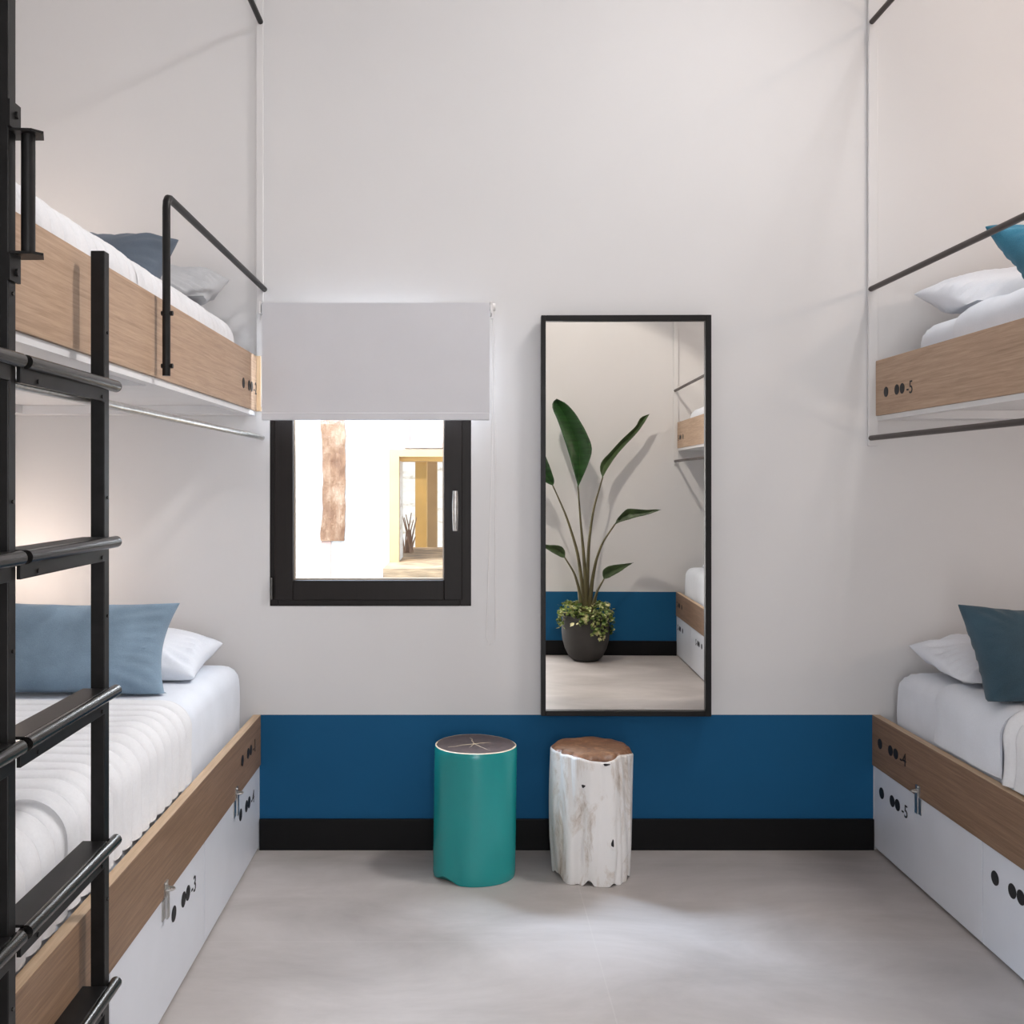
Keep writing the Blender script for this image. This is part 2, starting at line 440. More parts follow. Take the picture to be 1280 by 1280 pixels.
# ------------------------------------------------------------------ roller blind
bl = empty('roller_blind', (0, 0, 0), 'pale grey roller blind half lowered over the dark-framed window', 'blind')
BY = D - 0.09
bx0, bx1 = (327.5 - 582) * BY / F, (612 - 582) * BY / F
bt, bb = EYE + 225 * BY / F, EYE + 77 * BY / F
box('fabric', M['blind'], (bx0, bx1, BY - 0.001, BY + 0.001, bb, bt - 0.004), bl)
MB().tube([(bx0, BY + 0.015, bt - 0.016), (bx1 + 0.004, BY + 0.015, bt - 0.016)], 0.014, 20).build('roller', M['blind'], bl, smooth=True)
box('bottom_bar', M['blind'], (bx0, bx1, BY - 0.004, BY + 0.004, bb - 0.001, bb + 0.026), bl, bevel=0.003)
for xx in (bx0 - 0.008, bx1 + 0.006):
    m = MB().box(xx - 0.003, xx + 0.003, BY + 0.0, D - 0.001, bt - 0.04, bt + 0.002)
    m.box(xx - 0.012, xx + 0.012, D - 0.004, D - 0.001, bt - 0.045, bt + 0.004)
    m.build('bracket', M['trimwhite'], bl)
MB().tube([(bx1 + 0.011, BY + 0.019, bt - 0.016), (bx1 + 0.021, BY + 0.019, bt - 0.016)], 0.014, 16).build('chain_wheel', M['trimwhite'], bl, smooth=True)
m = MB()
a = bx1 + 0.012; bz = EYE - (808 - 602) * (BY + .02) / F
m.tube([(a, BY + 0.005, bt - 0.02), (a - 0.004, BY + 0.02, bt - 0.6), (a - 0.022, BY + 0.045, bz + 0.03), (a - 0.012, BY + 0.045, bz),
        (a + 0.010, BY + 0.045, bz + 0.02), (a + 0.010, BY + 0.04, bt - 0.6), (a + 0.004, BY + 0.033, bt - 0.02)], 0.0013, 6)
m.build('pull_chain', M['trimwhite'], bl, smooth=True)
settle(bl, ((bx0 + bx1) / 2, D, bt))

# ------------------------------------------------------------------ mirror
mir = empty('wall_mirror', (0, 0, 0), 'tall black-framed mirror on the white wall, reflecting a leafy plant', 'mirror')
MY = 3.575
mx0, mx1 = (676.5 - 582) * MY / F, (888.5 - 582) * MY / F
mz1, mz0 = EYE + (602 - 394) * MY / F, EYE - (895 - 602) * MY / F
cxm, hw = (mx0 + mx1) / 2, (mx1 - mx0) / 2
fm = ring(-hw, hw, mz0, mz1, 0.0185, -0.006, 0.030, wl=0.0165, wr=0.021, wt=0.021)
fm.build('frame', M['blackframe'], mir, bevel=0.0015)
box('glass', M['mirror'], (-hw + 0.010, hw - 0.012, 0.008, 0.012, mz0 + 0.012, mz1 - 0.012), mir)
box('backing', M['blackframe'], (-hw + 0.01, hw - 0.01, 0.013, 0.024, mz0 + 0.01, mz1 - 0.01), mir)
mir.location = (cxm, MY, 0)
mir.rotation_euler = (0, 0, math.radians(-0.97))

# ------------------------------------------------------------------ bunks
def text_mesh(body, size):
    cu = bpy.data.curves.new('t', 'FONT'); cu.body = body; cu.size = size; cu.extrude = 0.0005; cu.resolution_u = 3
    cu.space_character = 0.9
    o = bpy.data.objects.new('t', cu); C.objects.link(o)
    dg = bpy.context.evaluated_depsgraph_get(); dg.update()
    me = bpy.data.meshes.new_from_object(o.evaluated_get(dg))
    vs = [tuple(v.co) for v in me.vertices]; fs = [tuple(p.vertices) for p in me.polygons]
    bpy.data.objects.remove(o); bpy.data.curves.remove(cu); bpy.data.meshes.remove(me)
    return vs, fs

def marking(face_x, sign, y_first, z, digit, parent, r=0.019, name='number_marking'):
    """one dot, a pair of dots and a number. sign: the way the face looks (+1 = +x). Reads towards -y for sign -1, +y for +1"""
    s = 1 if sign > 0 else -1
    for off in (0.0, 0.088, 0.130):
        MB().disc((face_x, y_first + s * off, z), r, sign=sign, t=0.001).build('dot_marking', M['mark'], parent)
    y0 = y_first + s * 0.162
    for ch, nm, dy in (('-', 'dash_marking', 0.0), (digit, 'digit_marking', 0.020)):
        vs, fs = text_mesh(ch, 0.062)
        m = MB()
        for (a, b_, c) in vs:
            m.v.append((face_x + sign * (0.0006 + c), y0 + s * (dy + a * 0.95), z - 0.022 + b_))
        for f in fs: m.face(f)
        o = m.build(nm, M['mark'], parent)
        import bmesh
        bm = bmesh.new(); bm.from_mesh(o.data); bmesh.ops.remove_doubles(bm, verts=bm.verts[:], dist=1e-5); bm.to_mesh(o.data); bm.free()

def hasp(face_rail, face_panel, sign, y, z, parent):
    m = MB()
    sx = lambda a, b_: (min(a, b_), max(a, b_))
    m.box(*sx(face_rail, face_rail + sign * 0.003), y - 0.014, y + 0.014, z + 0.004, z + 0.040)
    m.box(*sx(face_panel, face_panel + sign * 0.003), y - 0.012, y + 0.012, z - 0.055, z - 0.006)
    m.box(*sx(face_rail + sign * 0.004, face_rail + sign * 0.008), y - 0.009, y + 0.009, z - 0.050, z + 0.022)
    q = []
    for i in range(13):
        a = math.pi * i / 12
        q.append((face_rail + sign * (0.004 + 0.018 * math.sin(a)), y - 0.012 * math.cos(a), z + 0.022))
    m.tube(q, 0.0028, 6)
    for dz in (0.010, 0.034): m.tube([(face_rail, y, z + dz), (face_rail + sign * 0.006, y, z + dz)], 0.004, 8)
    m.build('hasp', M['zinc'], parent, smooth=True)

def lower_bunk(side, y0, y1, label, digits, marks=True, outer=None):
    s = 1 if side == 'left' else -1          # face looks towards +x on the left bunk
    root = empty('lower_bunk', (0, 0, 0), label, 'bunk bed')
    fr = -0.741 if s > 0 else 1.471
    fp = -0.747 if s > 0 else 1.477
    wallx = XL if s > 0 else XR
    def bx(a, b_): return (min(a, b_), max(a, b_))
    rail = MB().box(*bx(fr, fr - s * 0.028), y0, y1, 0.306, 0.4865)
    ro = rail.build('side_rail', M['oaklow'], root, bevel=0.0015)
    box('rail_edge', M['oakedge'], (*bx(fr - s * 0.001, fr - s * 0.027), y0 + .001, y1 - .001, 0.4866, 0.4876), ro)
    box('bed_base', M['board'], (*bx(fr - s * 0.029, wallx + s * 0.001), y0 + .001, y1 - 0.001, 0.36, 0.42), root)
    box('plinth', M['mark'], (*bx(fp - s * 0.020, wallx + s * 0.02), y0 + .002, y1 - 0.002, 0.0, 0.012), root)
    edges = [y1, y1 - 0.76, max(y1 - 1.52, y0)]
    if y1 - 1.52 > y0 + 0.2: edges.append(y0)
    for i in range(len(edges) - 1):
        hi, lo = edges[i], edges[i + 1]
        dr = MB().box(*bx(fp, fp - s * 0.018), lo + 0.002, hi - 0.002, 0.012, 0.304).box(
            *bx(fp - s * 0.018, fp - s * 0.55), lo + 0.015, hi - 0.015, 0.02, 0.29)
        do = dr.build('drawer', M['panel'], root, bevel=0.001)
        if i < len(digits) and digits[i]:
            if s > 0:
                marking(fp + 0.0002, 1, hi - 0.30, 0.225, digits[i], do, 0.020)
                hasp(fr, fp, 1, hi - 0.39, 0.304, do)
            else:
                marking(fp - 0.0002, -1, hi - 0.07, 0.225, digits[i], do, 0.020)
                hasp(fr, fp, -1, hi - 0.37, 0.304, do)
    if digits[-1]:
        if s > 0: marking(fr + 0.0002, 1, y1 - 0.30, 0.405, digits[-1], ro, 0.018)
        else: marking(fr - 0.0002, -1, y1 - 0.07, 0.400, digits[-1], ro, 0.018)
    settle(root, ((fr + wallx) / 2, (y0 + y1) / 2, 0))
    return root

def upper_bunk(side, y0, y1, label, digit, guard_y=None, dz=0.0):
    s = 1 if side == 'left' else -1
    root = empty('upper_bunk', (0, 0, 0), label, 'bunk bed')
    fr = -0.752 if s > 0 else 1.480
    wallx = XL if s > 0 else XR
    def bx(a, b_): return (min(a, b_), max(a, b_))
    e = 0.022 if s > 0 else 0.0
    ro = MB().box(*bx(fr, fr - s * 0.028), y0, y1 - e, 1.585 + dz, 1.783 + dz).build('side_rail', M['oak'], root, bevel=0.0015)
    # base: white board with recessed fields on its underside
    m = MB()
    xa, xb = fr - s * 0.006, wallx + s * 0.001
    xi, xo = fr - s * 0.035, wallx + s * 0.10
    m.box(*bx(fr - s * 0.029, xb), y0, y1 - 0.001, 1.60 + dz, 1.63 + dz)
    m.box(*bx(xa, xi), y0, y1 - 0.001, 1.568 + dz, 1.5845 + dz)
    m.box(*bx(xi, fr - s * 0.029), y0, y1 - 0.001, 1.5846 + dz, 1.599 + dz)
    ys = [y0, y1 - 1.60 + dz, y1 - 1.13, y1 - 0.92, y1 - 0.10, y1 - 0.001]
    for a, b_ in ((0, 1), (2, 3), (4, 5)):
        m.box(*bx(xi, xb), ys[a], ys[b_], 1.570 + dz, 1.5995 + dz)
    for a, b_ in ((1, 2), (3, 4)):
        m.box(*bx(xo, xb), ys[a], ys[b_], 1.571 + dz, 1.5995 + dz)
    m.build('bed_base', M['board'], root)
    if s > 0:
        box('wall_batten', M['batten'], (-0.7585, -0.738, y1 - 0.020, y1 - 0.0001, 1.585, 1.783), root)
    # guard rail
    gx = -0.727 if s > 0 else 1.463
    ge = y1 - 0.004
    gz = 2.026
    pts = [(gx, ge, gz)]
    gy = guard_y
    pts += [(gx, gy + 0.03, gz), (gx, gy + 0.012, gz - 0.004), (gx, gy + 0.003, gz - 0.014), (gx, gy, gz - 0.03), (gx, gy, 1.588)]
    g = MB().tube(pts, 0.0098, 12)
    go = g.build('guard_rail', M['steel'] if s > 0 else M['bronze'], root, smooth=True)
    for z in (1.612, 1.74):
        MB().tube([(gx - s * 0.012, gy + 0.0, z), (gx + s * 0.016, gy, z)], 0.006, 8).build('bolt', M['steel'], go)
    if s > 0: marking(fr + 0.0002, 1, y1 - 0.235, 1.665, digit, ro, 0.018)
    else: marking(fr - 0.0002, -1, y1 - 0.100, 1.664 + dz, digit, ro, 0.018)
    settle(root, ((fr + wallx) / 2, (y0 + y1) / 2, 1.57))
    return root

YB = D - 2.02
lower_bunk('left', YB, D - 0.001, 'left lower bunk bed with oak side rail and white drawers', ['4', '3', '1'])
lower_bunk('right', YB, D - 0.001, 'right lower bunk bed beside the window wall, oak rail over white drawers', ['5', '6', '4'])
upper_bunk('left', YB, D - 0.001, 'left upper bunk bed with pale oak rail beside the black ladder', '2', 2.43)
upper_bunk('right', YB, D - 0.001, 'right upper bunk bed with oak rail and dark guard tube', '5', 2.43, -0.017)
lb = lower_bunk('right', YN + 0.001, YB - 0.005, 'lower bunk bed seen only in the mirror, oak rail over white drawers', ['', '', ''])
ub = upper_bunk('right', YN + 0.001, YB - 0.005, 'upper bunk bed seen only in the mirror, short brown rail end', '1', 0.62)
# markings of the mirrored bunk, at its end by the near wall
for ch in list(ub.children):
    if ch.name.startswith('guard_rail'):
        for q in list(ch.children): bpy.data.objects.remove(q)
        bpy.data.objects.remove(ch)
gx = 1.463
g = MB().tube([(gx, YN + 0.004, 2.026), (gx, 0.94, 2.026), (gx, 0.965, 2.018), (gx, 0.97, 2.0), (gx, 0.97, 1.588)], 0.0098, 12)
go = g.build('guard_rail', M['bronze'], None, smooth=True); go.parent = ub; go.location = -Vector(ub.location)
for rt, fx, z, first in ((lb, 1.471, 0.40, YN + 0.25), (lb, 1.477, 0.225, YN + 0.25), (ub, 1.480, 1.664, YN + 0.25), (lb, 1.477, 0.225, YN + 0.95)):
    tgt = [c for c in rt.children if c.name.startswith('side_rail' if z != 0.225 else 'drawer')]
    if z == 0.225: tgt.sort(key=lambda c: abs(sum((Vector(c.matrix_basis @ v.co).y for v in c.data.vertices)) / len(c.data.vertices) + rt.location.y - first))
    host = tgt[0]
    before = set(bpy.data.objects)
    marking(fx - 0.0002, -1, first, z, '2', host, 0.019)

# rods hung along the bunks
def rod(x, y0, y1, z, r, mat, label, group=None):
    o = MB().tube([(x, y0, z), (x, y1, z)], r, 12).build('curtain_rod', mat, smooth=True)
    tag(o, label, 'rod'); return o
rod(-0.7355, 1.2, D - 0.004, 1.490, 0.0095, M['zinc'], 'thin steel rod just under the left upper bunk')
rod(1.463, YB, D - 0.004, 1.488, 0.0095, M['bronze'], 'dark bronze rod just under the right upper bunk')
rod(1.463, YN + 0.003, YB - 0.01, 1.488, 0.0095, M['bronze'], 'dark rod under the far bunk, seen only in the mirror')
rod(-0.740, 1.2, D - 0.013, 2.990, 0.0100, M['steel'], 'short dark rod end at the top left of the wall')
rod(1.466, 1.2, D - 0.013, 2.990, 0.0100, M['bronze'], 'short dark rod end at the top right of the wall')

# ------------------------------------------------------------------ ladder
ld = empty('bunk_ladder', (0, 0, 0), 'black steel ladder with wide treads in front of the left bunks', 'ladder')
def post(y, z1):
    return box('post', M['steel'], (-0.724, -0.697, y, y + 0.026, 0, z1), ld, bevel=0.0015)
p_far = post(1.930, 1.777); p_mid = post(1.524, H); p_near = post(1.118, 1.777)
for z in (1.62, 1.30, 1.07, .52):
    MB().tube([(-0.698, 1.943, z), (-0.694, 1.943, z)], 0.003, 8).build('bolt', M['rawsteel'], p_far)
    MB().tube([(-0.698, 1.537, z), (-0.694, 1.537, z)], 0.003, 8).build('bolt', M['rawsteel'], p_mid)
for z in (0.347, 0.627, 0.921, 1.213, 1.518):
    for (a, b_, sk) in ((1.562, 1.966, 1.922), (1.14, 1.543, 1.515)):
        m = MB()
        # folded plate: flat top, rounded nose, back skirt under it
        prof = [(-0.7385, 0.0105), (-0.700, 0.0105)]
        t = m.box(-0.7385, -0.690, a, min(b_, sk + 0.006), z + 0.0065, z + 0.0115)
        m.box(-0.6965, -0.6895, a - 0.012, sk, z - 0.034, z + 0.006)
        tr = m.build('tread', M['steel'], ld, bevel=0.001)
        MB().tube([(-0.687, a, z), (-0.687, b_, z)], 0.0115, 16).build('nosing', M['rawsteel'], tr, smooth=True)
        for yy in (a + 0.05, b_ - 0.07):
            MB().tube([(-0.6895, yy, z - 0.026), (-0.687, yy, z - 0.026)], 0.004, 8).build('screw', M['steel'], tr)
# grab handle at the tall post
gh = MB().tube([(-0.678, 1.55, 1.684), (-0.678, 1.55, 1.868)], 0.0105, 16).build('grab_handle', M['steel'], ld, smooth=True)
for z, sgn in ((1.868, 1), (1.680, -1)):
    m = MB()
    k0 = len(m.v)
    y0, y1 = 1.50, 1.575
    prof = [(-0.715, y0 + .026), (-0.665, y0 + .030), (-0.652, y1 - 0.030), (-0.664, y1), (-0.715, y1)]
    for dz in (0, 0.004):
        for (a, b_) in prof: m.v.append((a, b_, z + dz))
    n = len(prof)
    m.face(range(n)); m.face(range(2 * n - 1, n - 1, -1))
    for j in range(n): m.face((j, (j + 1) % n, n + (j + 1) % n, n + j))
    zz = (z + 0.004, z + 0.045) if sgn > 0 else (z - 0.042, z)
    m.box(-0.6968, -0.692, 1.518, 1.556, *zz)
    m.tube([(-0.692, 1.540, z + sgn * 0.027), (-0.688, 1.540, z + sgn * 0.027)], 0.006, 8)
    m.build('mounting_plate', M['steel'], gh)
settle(ld, (-0.71, 1.54, 0))

# ------------------------------------------------------------------ mattresses, quilts
def mattress(x0, x1, y0, y1, z0, z1, label, seed=0):
    nx, ny = 26, 50; m = MB(); r = 0.06
    def rnd(a, lo, hi, r):        # squash factor near the edges
        d = min(a - lo, hi - a)
        return 0 if d >= r else (1 - math.sqrt(max(0, 1 - ((r - d) / r) ** 2)))
    def edge(t): # denser near ends
        return 0.5 - 0.5 * math.cos(math.pi * t)
    def top(i, j):
        x = x0 + (x1 - x0) * edge(i / (nx - 1)); y = y0 + (y1 - y0) * edge(j / (ny - 1))
        z = z1 - r * max(rnd(x, x0, x1, r), rnd(y, y0, y1, r))
        z += 0.004 * noise.noise(Vector((x * 5, y * 4, seed)))
        return (x, y, z)
    m.grid(top, nx, ny)
    idx = [i * ny for i in range(nx)] + [(nx - 1) * ny + j for j in range(1, ny)] + [i * ny + ny - 1 for i in range(nx - 2, -1, -1)] + [j for j in range(ny - 2, 0, -1)]
    k0 = len(m.v); n = len(idx); rows = 6
    for q in range(1, rows + 1):
        for a in idx:
            x, y, z = m.v[a]
            t = q / rows
            bul = 0.003 * math.sin(math.pi * t) + 0.003 * math.sin(math.pi * t) * noise.noise(Vector((x * 9, y * 9, t * 2 + seed)))
            dx = -1 if x - x0 < 1e-4 else (1 if x1 - x < 1e-4 else 0)
            dy = -1 if y - y0 < 1e-4 else (1 if y1 - y < 1e-4 else 0)
            m.v.append((x + dx * bul, y + dy * bul, z + (z0 - z) * t))
    prev = idx
    for q in range(rows):
        cur = list(range(k0 + q * n, k0 + (q + 1) * n))
        for a in range(n): m.face((prev[a], prev[(a + 1) % n], cur[(a + 1) % n], cur[a]))
        prev = cur
    m.face(prev)
    o = m.build('mattress', M['sheet'], None, smooth=True)
    tag(o, label, 'mattress'); return o

def quilt(side, xin, xout, y0, y1, ztop, zbot, pitch, label, mat, name='quilt', amp=0.0075, rad=0.085, wav=0.006, seed=1, tuck=0.0):
    """bedspread over the top and down the open side. side +1: open side at +x"""
    prof = []
    L = abs(xout - xin)
    for i in range(16): prof.append((xin + side * (L - rad) * i / 15, ztop, 0, 1))
    for i in range(1, 11):
        a = math.pi / 2 * i / 10
        prof.append((xout - side * rad + side * rad * math.sin(a), ztop - rad + rad * math.cos(a), side * math.sin(a), math.cos(a)))
    hh = ztop - rad - zbot
    if hh > 0.005:
        for i in range(1, 9): prof.append((xout + side * 0.0, ztop - rad - hh * i / 8, side, 0))
    ny = int((y1 - y0) / pitch * 18) if pitch else int((y1 - y0) / 0.02)
    m = MB(); P = []
    th = 0.012
    def pt(i, j, inner):
        x, z, nx_, nz_ = prof[i]; y = y0 + (y1 - y0) * j / (ny - 1)
        f = i / (len(prof) - 1)
        yy = y + 0.018 * noise.noise(Vector((x * 2.2, y * 1.3, seed))) * (0.4 + f)
        if inner: d = 0.0
        else:
            d = th * 0.8
            if pitch:
                ph = (y - y0) / pitch
                dd = abs(ph - round(ph)) * pitch
                d += amp * (1 - math.exp(-(dd / 0.0075) ** 1.5)) + 0.3 * amp * abs(math.sin(math.pi * ph))
            d += wav * noise.noise(Vector((x * 6, y * 7, z * 6 + seed)))
        e = min(j, ny - 1 - j)
        if e < 2 and not inner: d -= 0.006 * (2 - e) / 2
        return (x + nx_ * d, yy, z + nz_ * d)
    n = len(prof)
    m.grid(lambda i, j: pt(i, j, False), n, ny)
    m.grid(lambda i, j: pt(i, j, True), n, ny, flip=True)
    o1, o2 = 0, n * ny
    for j in range(ny - 1):
        m.face((o1 + j, o1 + j + 1, o2 + j + 1, o2 + j))
        q = (n - 1) * ny
        m.face((o1 + q + j, o2 + q + j, o2 + q + j + 1, o1 + q + j + 1))
    for i in range(n - 1):
        m.face((o1 + i * ny, o2 + i * ny, o2 + (i + 1) * ny, o1 + (i + 1) * ny))
        q = ny - 1
        m.face((o1 + i * ny + q, o1 + (i + 1) * ny + q, o2 + (i + 1) * ny + q, o2 + i * ny + q))
    o = m.build(name, mat, None, smooth=True)
    tag(o, label, 'quilt'); return o

mattress(-1.64, -0.797, YB + 0.02, D - 0.10, 0.421, 0.694, 'white-sheeted mattress on the left lower bunk', 1)
quilt(1, -1.63, -0.787, YB + 0.021, 2.83, 0.702, 0.494, 0.063, 'ribbed white quilt on the left lower bunk', M['quilt'], rad=0.068)
mattress(-1.64, -0.826, YB + 0.02, D - 0.10, 1.631, 1.872, 'white mattress end on the left upper bunk', 2)
quilt(1, -1.63, -0.814, YB + 0.021, D - 0.17, 1.880, 1.76, 0.063, 'ribbed white quilt edge on the left upper bunk', M['quilt'], seed=3, rad=0.068)
mattress(1.514, 2.37, YB + 0.02, D - 0.12, 0.421, 0.672, 'white-sheeted mattress on the right lower bunk', 4)
quilt(-1, 2.365, 1.504, 2.80, 3.20, 0.680, 0.497, 0, 'smooth white folded duvet edge on the right lower bunk', M['sheet'], 'folded_duvet', wav=0.008, seed=5, rad=0.068)
quilt(-1, 2.365, 1.504, YB + 0.021, 2.76, 0.680, 0.497, 0.10, 'crinkled white quilt at the right edge, right lower bunk', M['quilt'], amp=0.010, wav=0.024, seed=6, rad=0.068)
mattress(1.535, 2.37, YB + 0.02, D - 0.25, 1.615, 1.860, 'white mattress end on the right upper bunk', 7)
quilt(-1, 2.365, 1.525, YB + 0.021, 3.12, 1.872, 1.74, 0, 'smooth white duvet on the right upper bunk', M['sheet'], 'folded_duvet', wav=0.008, seed=8, rad=0.068)
mattress(1.522, 2.37, YN + 0.12, YB - 0.02, 0.421, 0.690, 'white mattress on the lower bunk seen only in the mirror', 9)
mattress(1.535, 2.37, YN + 0.25, YB - 0.02, 1.631, 1.868, 'white mattress on the upper bunk seen only in the mirror', 10)

# ------------------------------------------------------------------ pillows and cushions
def cushion(name, w_, h_, t_, loc, rot, mat, label, cat, fz, pinch=0.10, seed=0, wr=0.010, piping=False, power=0.42, flange=0.0):
    n = 44; m = MB()
    def P(sgn):
        def f(i, j):
            u = -1 + 2 * i / (n - 1); v = -1 + 2 * j / (n - 1)
            uu = math.sin(u * math.pi / 2); vv = math.sin(v * math.pi / 2)
            x = uu * w_ / 2 * (1 - pinch * (1 - vv * vv) * abs(uu))
            y = vv * h_ / 2 * (1 - pinch * 1.1 * (1 - uu * uu) * abs(vv))
            b_ = max(0, (1 - abs(uu) ** 2.6) * (1 - abs(vv) ** 2.6))
            z = sgn * t_ / 2 * b_ ** power
            cr = (abs(uu) * abs(vv)) ** 1.5
            edge = 1 - b_
            nz_ = noise.noise(Vector((x * 9 + seed, y * 9, sgn * 2.0))) * wr * (0.4 + edge)
            ang = math.atan2(vv, uu)
            nz_ += math.sin(ang * 26 + seed + 3 * noise.noise(Vector((x * 5, y * 5, seed)))) * wr * 0.45 * edge * min(1, b_ * 8)
            if b_ < 1e-6: nz_ = 0
            return (x, y, z + nz_ * min(1, b_ * 6))
        return f
    m.grid(P(1), n, n); m.grid(P(-1), n, n, flip=True)
    import bmesh
    o = m.build(name, mat, None, smooth=True)
    bm = bmesh.new(); bm.from_mesh(o.data); bmesh.ops.remove_doubles(bm, verts=bm.verts[:], dist=0.0004)
    bmesh.ops.recalc_face_normals(bm, faces=bm.faces[:]); bm.to_mesh(o.data); bm.free()
    for p in o.data.polygons: p.use_smooth = True
    o.location = loc; o.rotation_euler = [math.radians(a) for a in rot]
    W = Matrix.Translation(loc) @ o.rotation_euler.to_matrix().to_4x4(); Wi = W.inverted()
    for v in o.data.vertices:
        q = W @ v.co
        if q.z < fz:                       # pressed flat where it rests
            q.z = fz + 0.03 * (q.z - fz) * 0 ; v.co = Wi @ q
    tag(o, label, cat)
    return o

# left lower bunk: long blue cushion in front of a white pillow
cushion('cushion', 0.72, 0.30, 0.15, (-1.245, 3.03, 0.825), (66, 1, 0), M['blue'], 'long dusty blue cushion on the left lower bunk', 'cushion', 0.703, 0.10, 3, 0.012)
cushion('pillow', 0.66, 0.36, 0.15, (-1.18, 3.32, 0.762), (8, 4, 0), M['pillow'], 'white pillow behind the long blue cushion', 'pillow', 0.703, 0.05, 9, 0.016)
# left upper bunk
cushion('cushion', 0.50, 0.31, 0.15, (-1.12, 2.92, 1.94), (55, 3, -4), M['slate'], 'slate blue cushion on the left upper bunk', 'cushion', 1.908, 0.08, 5, 0.010)
cushion('pillow', 0.62, 0.34, 0.15, (-1.12, 3.26, 1.965), (24, 3, 0), M['greyp'], 'pale grey pillow on the left upper bunk, behind the slate cushion', 'pillow', 1.908, 0.05, 13, 0.02)
# right lower bunk
cushion('pillow', 0.70, 0.40, 0.14, (1.90, 3.30, 0.722), (12, -1, 0), M['pillow'], 'white pillow on the right lower bunk behind the dark cushion', 'pillow', 0.703, 0.05, 21, 0.018)
cushion('cushion', 0.50, 0.33, 0.15, (1.735, 2.97, 0.80), (60, 4, 8), M['petrol'], 'dark petrol blue cushion at the right edge, lower bunk', 'cushion', 0.704, 0.10, 25, 0.012)
# right upper bunk
cushion('pillow', 0.70, 0.42, 0.15, (1.925, 3.30, 1.965), (18, -7, 0), M['pillow'], 'white pillow on the right upper bunk below the teal cushion', 'pillow', 1.894, 0.05, 31, 0.018)
cushion('cushion', 0.50, 0.35, 0.15, (1.83, 2.93, 1.97), (42, 4, 6), M['teal'], 'bright teal cushion at the right edge, upper bunk', 'cushion', 1.893, 0.10, 35, 0.012)
# mirrored bunks
cushion('pillow', 0.60, 0.42, 0.15, (1.92, -0.12, 0.76), (14, -4, 0), M['pillow'], 'white pillow seen only in the mirror, on the lower bunk', 'pillow', 0.697, 0.05, 41, 0.018)
cushion('pillow', 0.60, 0.42, 0.15, (1.92, 0.06, 1.95), (14, -4, 0), M['pillow'], 'white pillow seen only in the mirror, on the upper bunk', 'pillow', 1.875, 0.05, 43, 0.018)

# ------------------------------------------------------------------ stools
def stump_mat_teal():
    return simple('teal_lacquer', (0.012, 0.285, 0.285), 0.25, var=0.10, scale=(1, 1, 0.3), nscale=6)
M['teallac'] = stump_mat_teal()
m, nt, b = new_mat('dark_end_grain')
n = tex(nt, (1, 1, 1), 28, 6, 0.7, 1.5)
r = ramp(nt, n.outputs[0], [(0.3, (0.035, 0.022, 0.022)), (0.6, (0.085, 0.055, 0.05)), (0.8, (0.15, 0.10, 0.085))])
nt.links.new(r.outputs[0], b.inputs['Base Color']); b.inputs['Roughness'].default_value = 0.35
M['endgrain'] = m
M['cream'] = simple('cream_bark_edge', (0.66, 0.56, 0.40), 0.6, var=0.2, nscale=30)
m, nt, b = new_mat('brown_end_grain')
n = tex(nt, (1, 1, 1), 26, 6, 0.7, 1.0)
r = ramp(nt, n.outputs[0], [(0.3, (0.09, 0.035, 0.015)), (0.55, (0.22, 0.10, 0.045)), (0.75, (0.40, 0.22, 0.11))])
nt.links.new(r.outputs[0], b.inputs['Base Color']); b.inputs['Roughness'].default_value = 0.4
M['browngrain'] = m
m, nt, b = new_mat('chipped_white_paint')
n = tex(nt, (1.3, 1.3, 0.55), 8, 9, 0.72, 0.8)
r = ramp(nt, n.outputs[0], [(0.285, (0.06, 0.04, 0.03)), (0.33, (0.36, 0.29, 0.23)), (0.40, (0.66, 0.60, 0.54)), (0.50, (0.86, 0.845, 0.83))])
nt.links.new(r.outputs[0], b.inputs['Base Color']); b.inputs['Roughness'].default_value = 0.32
bump(nt, b, n.outputs[0], 0.25, 0.01)
M['whitelac'] = m

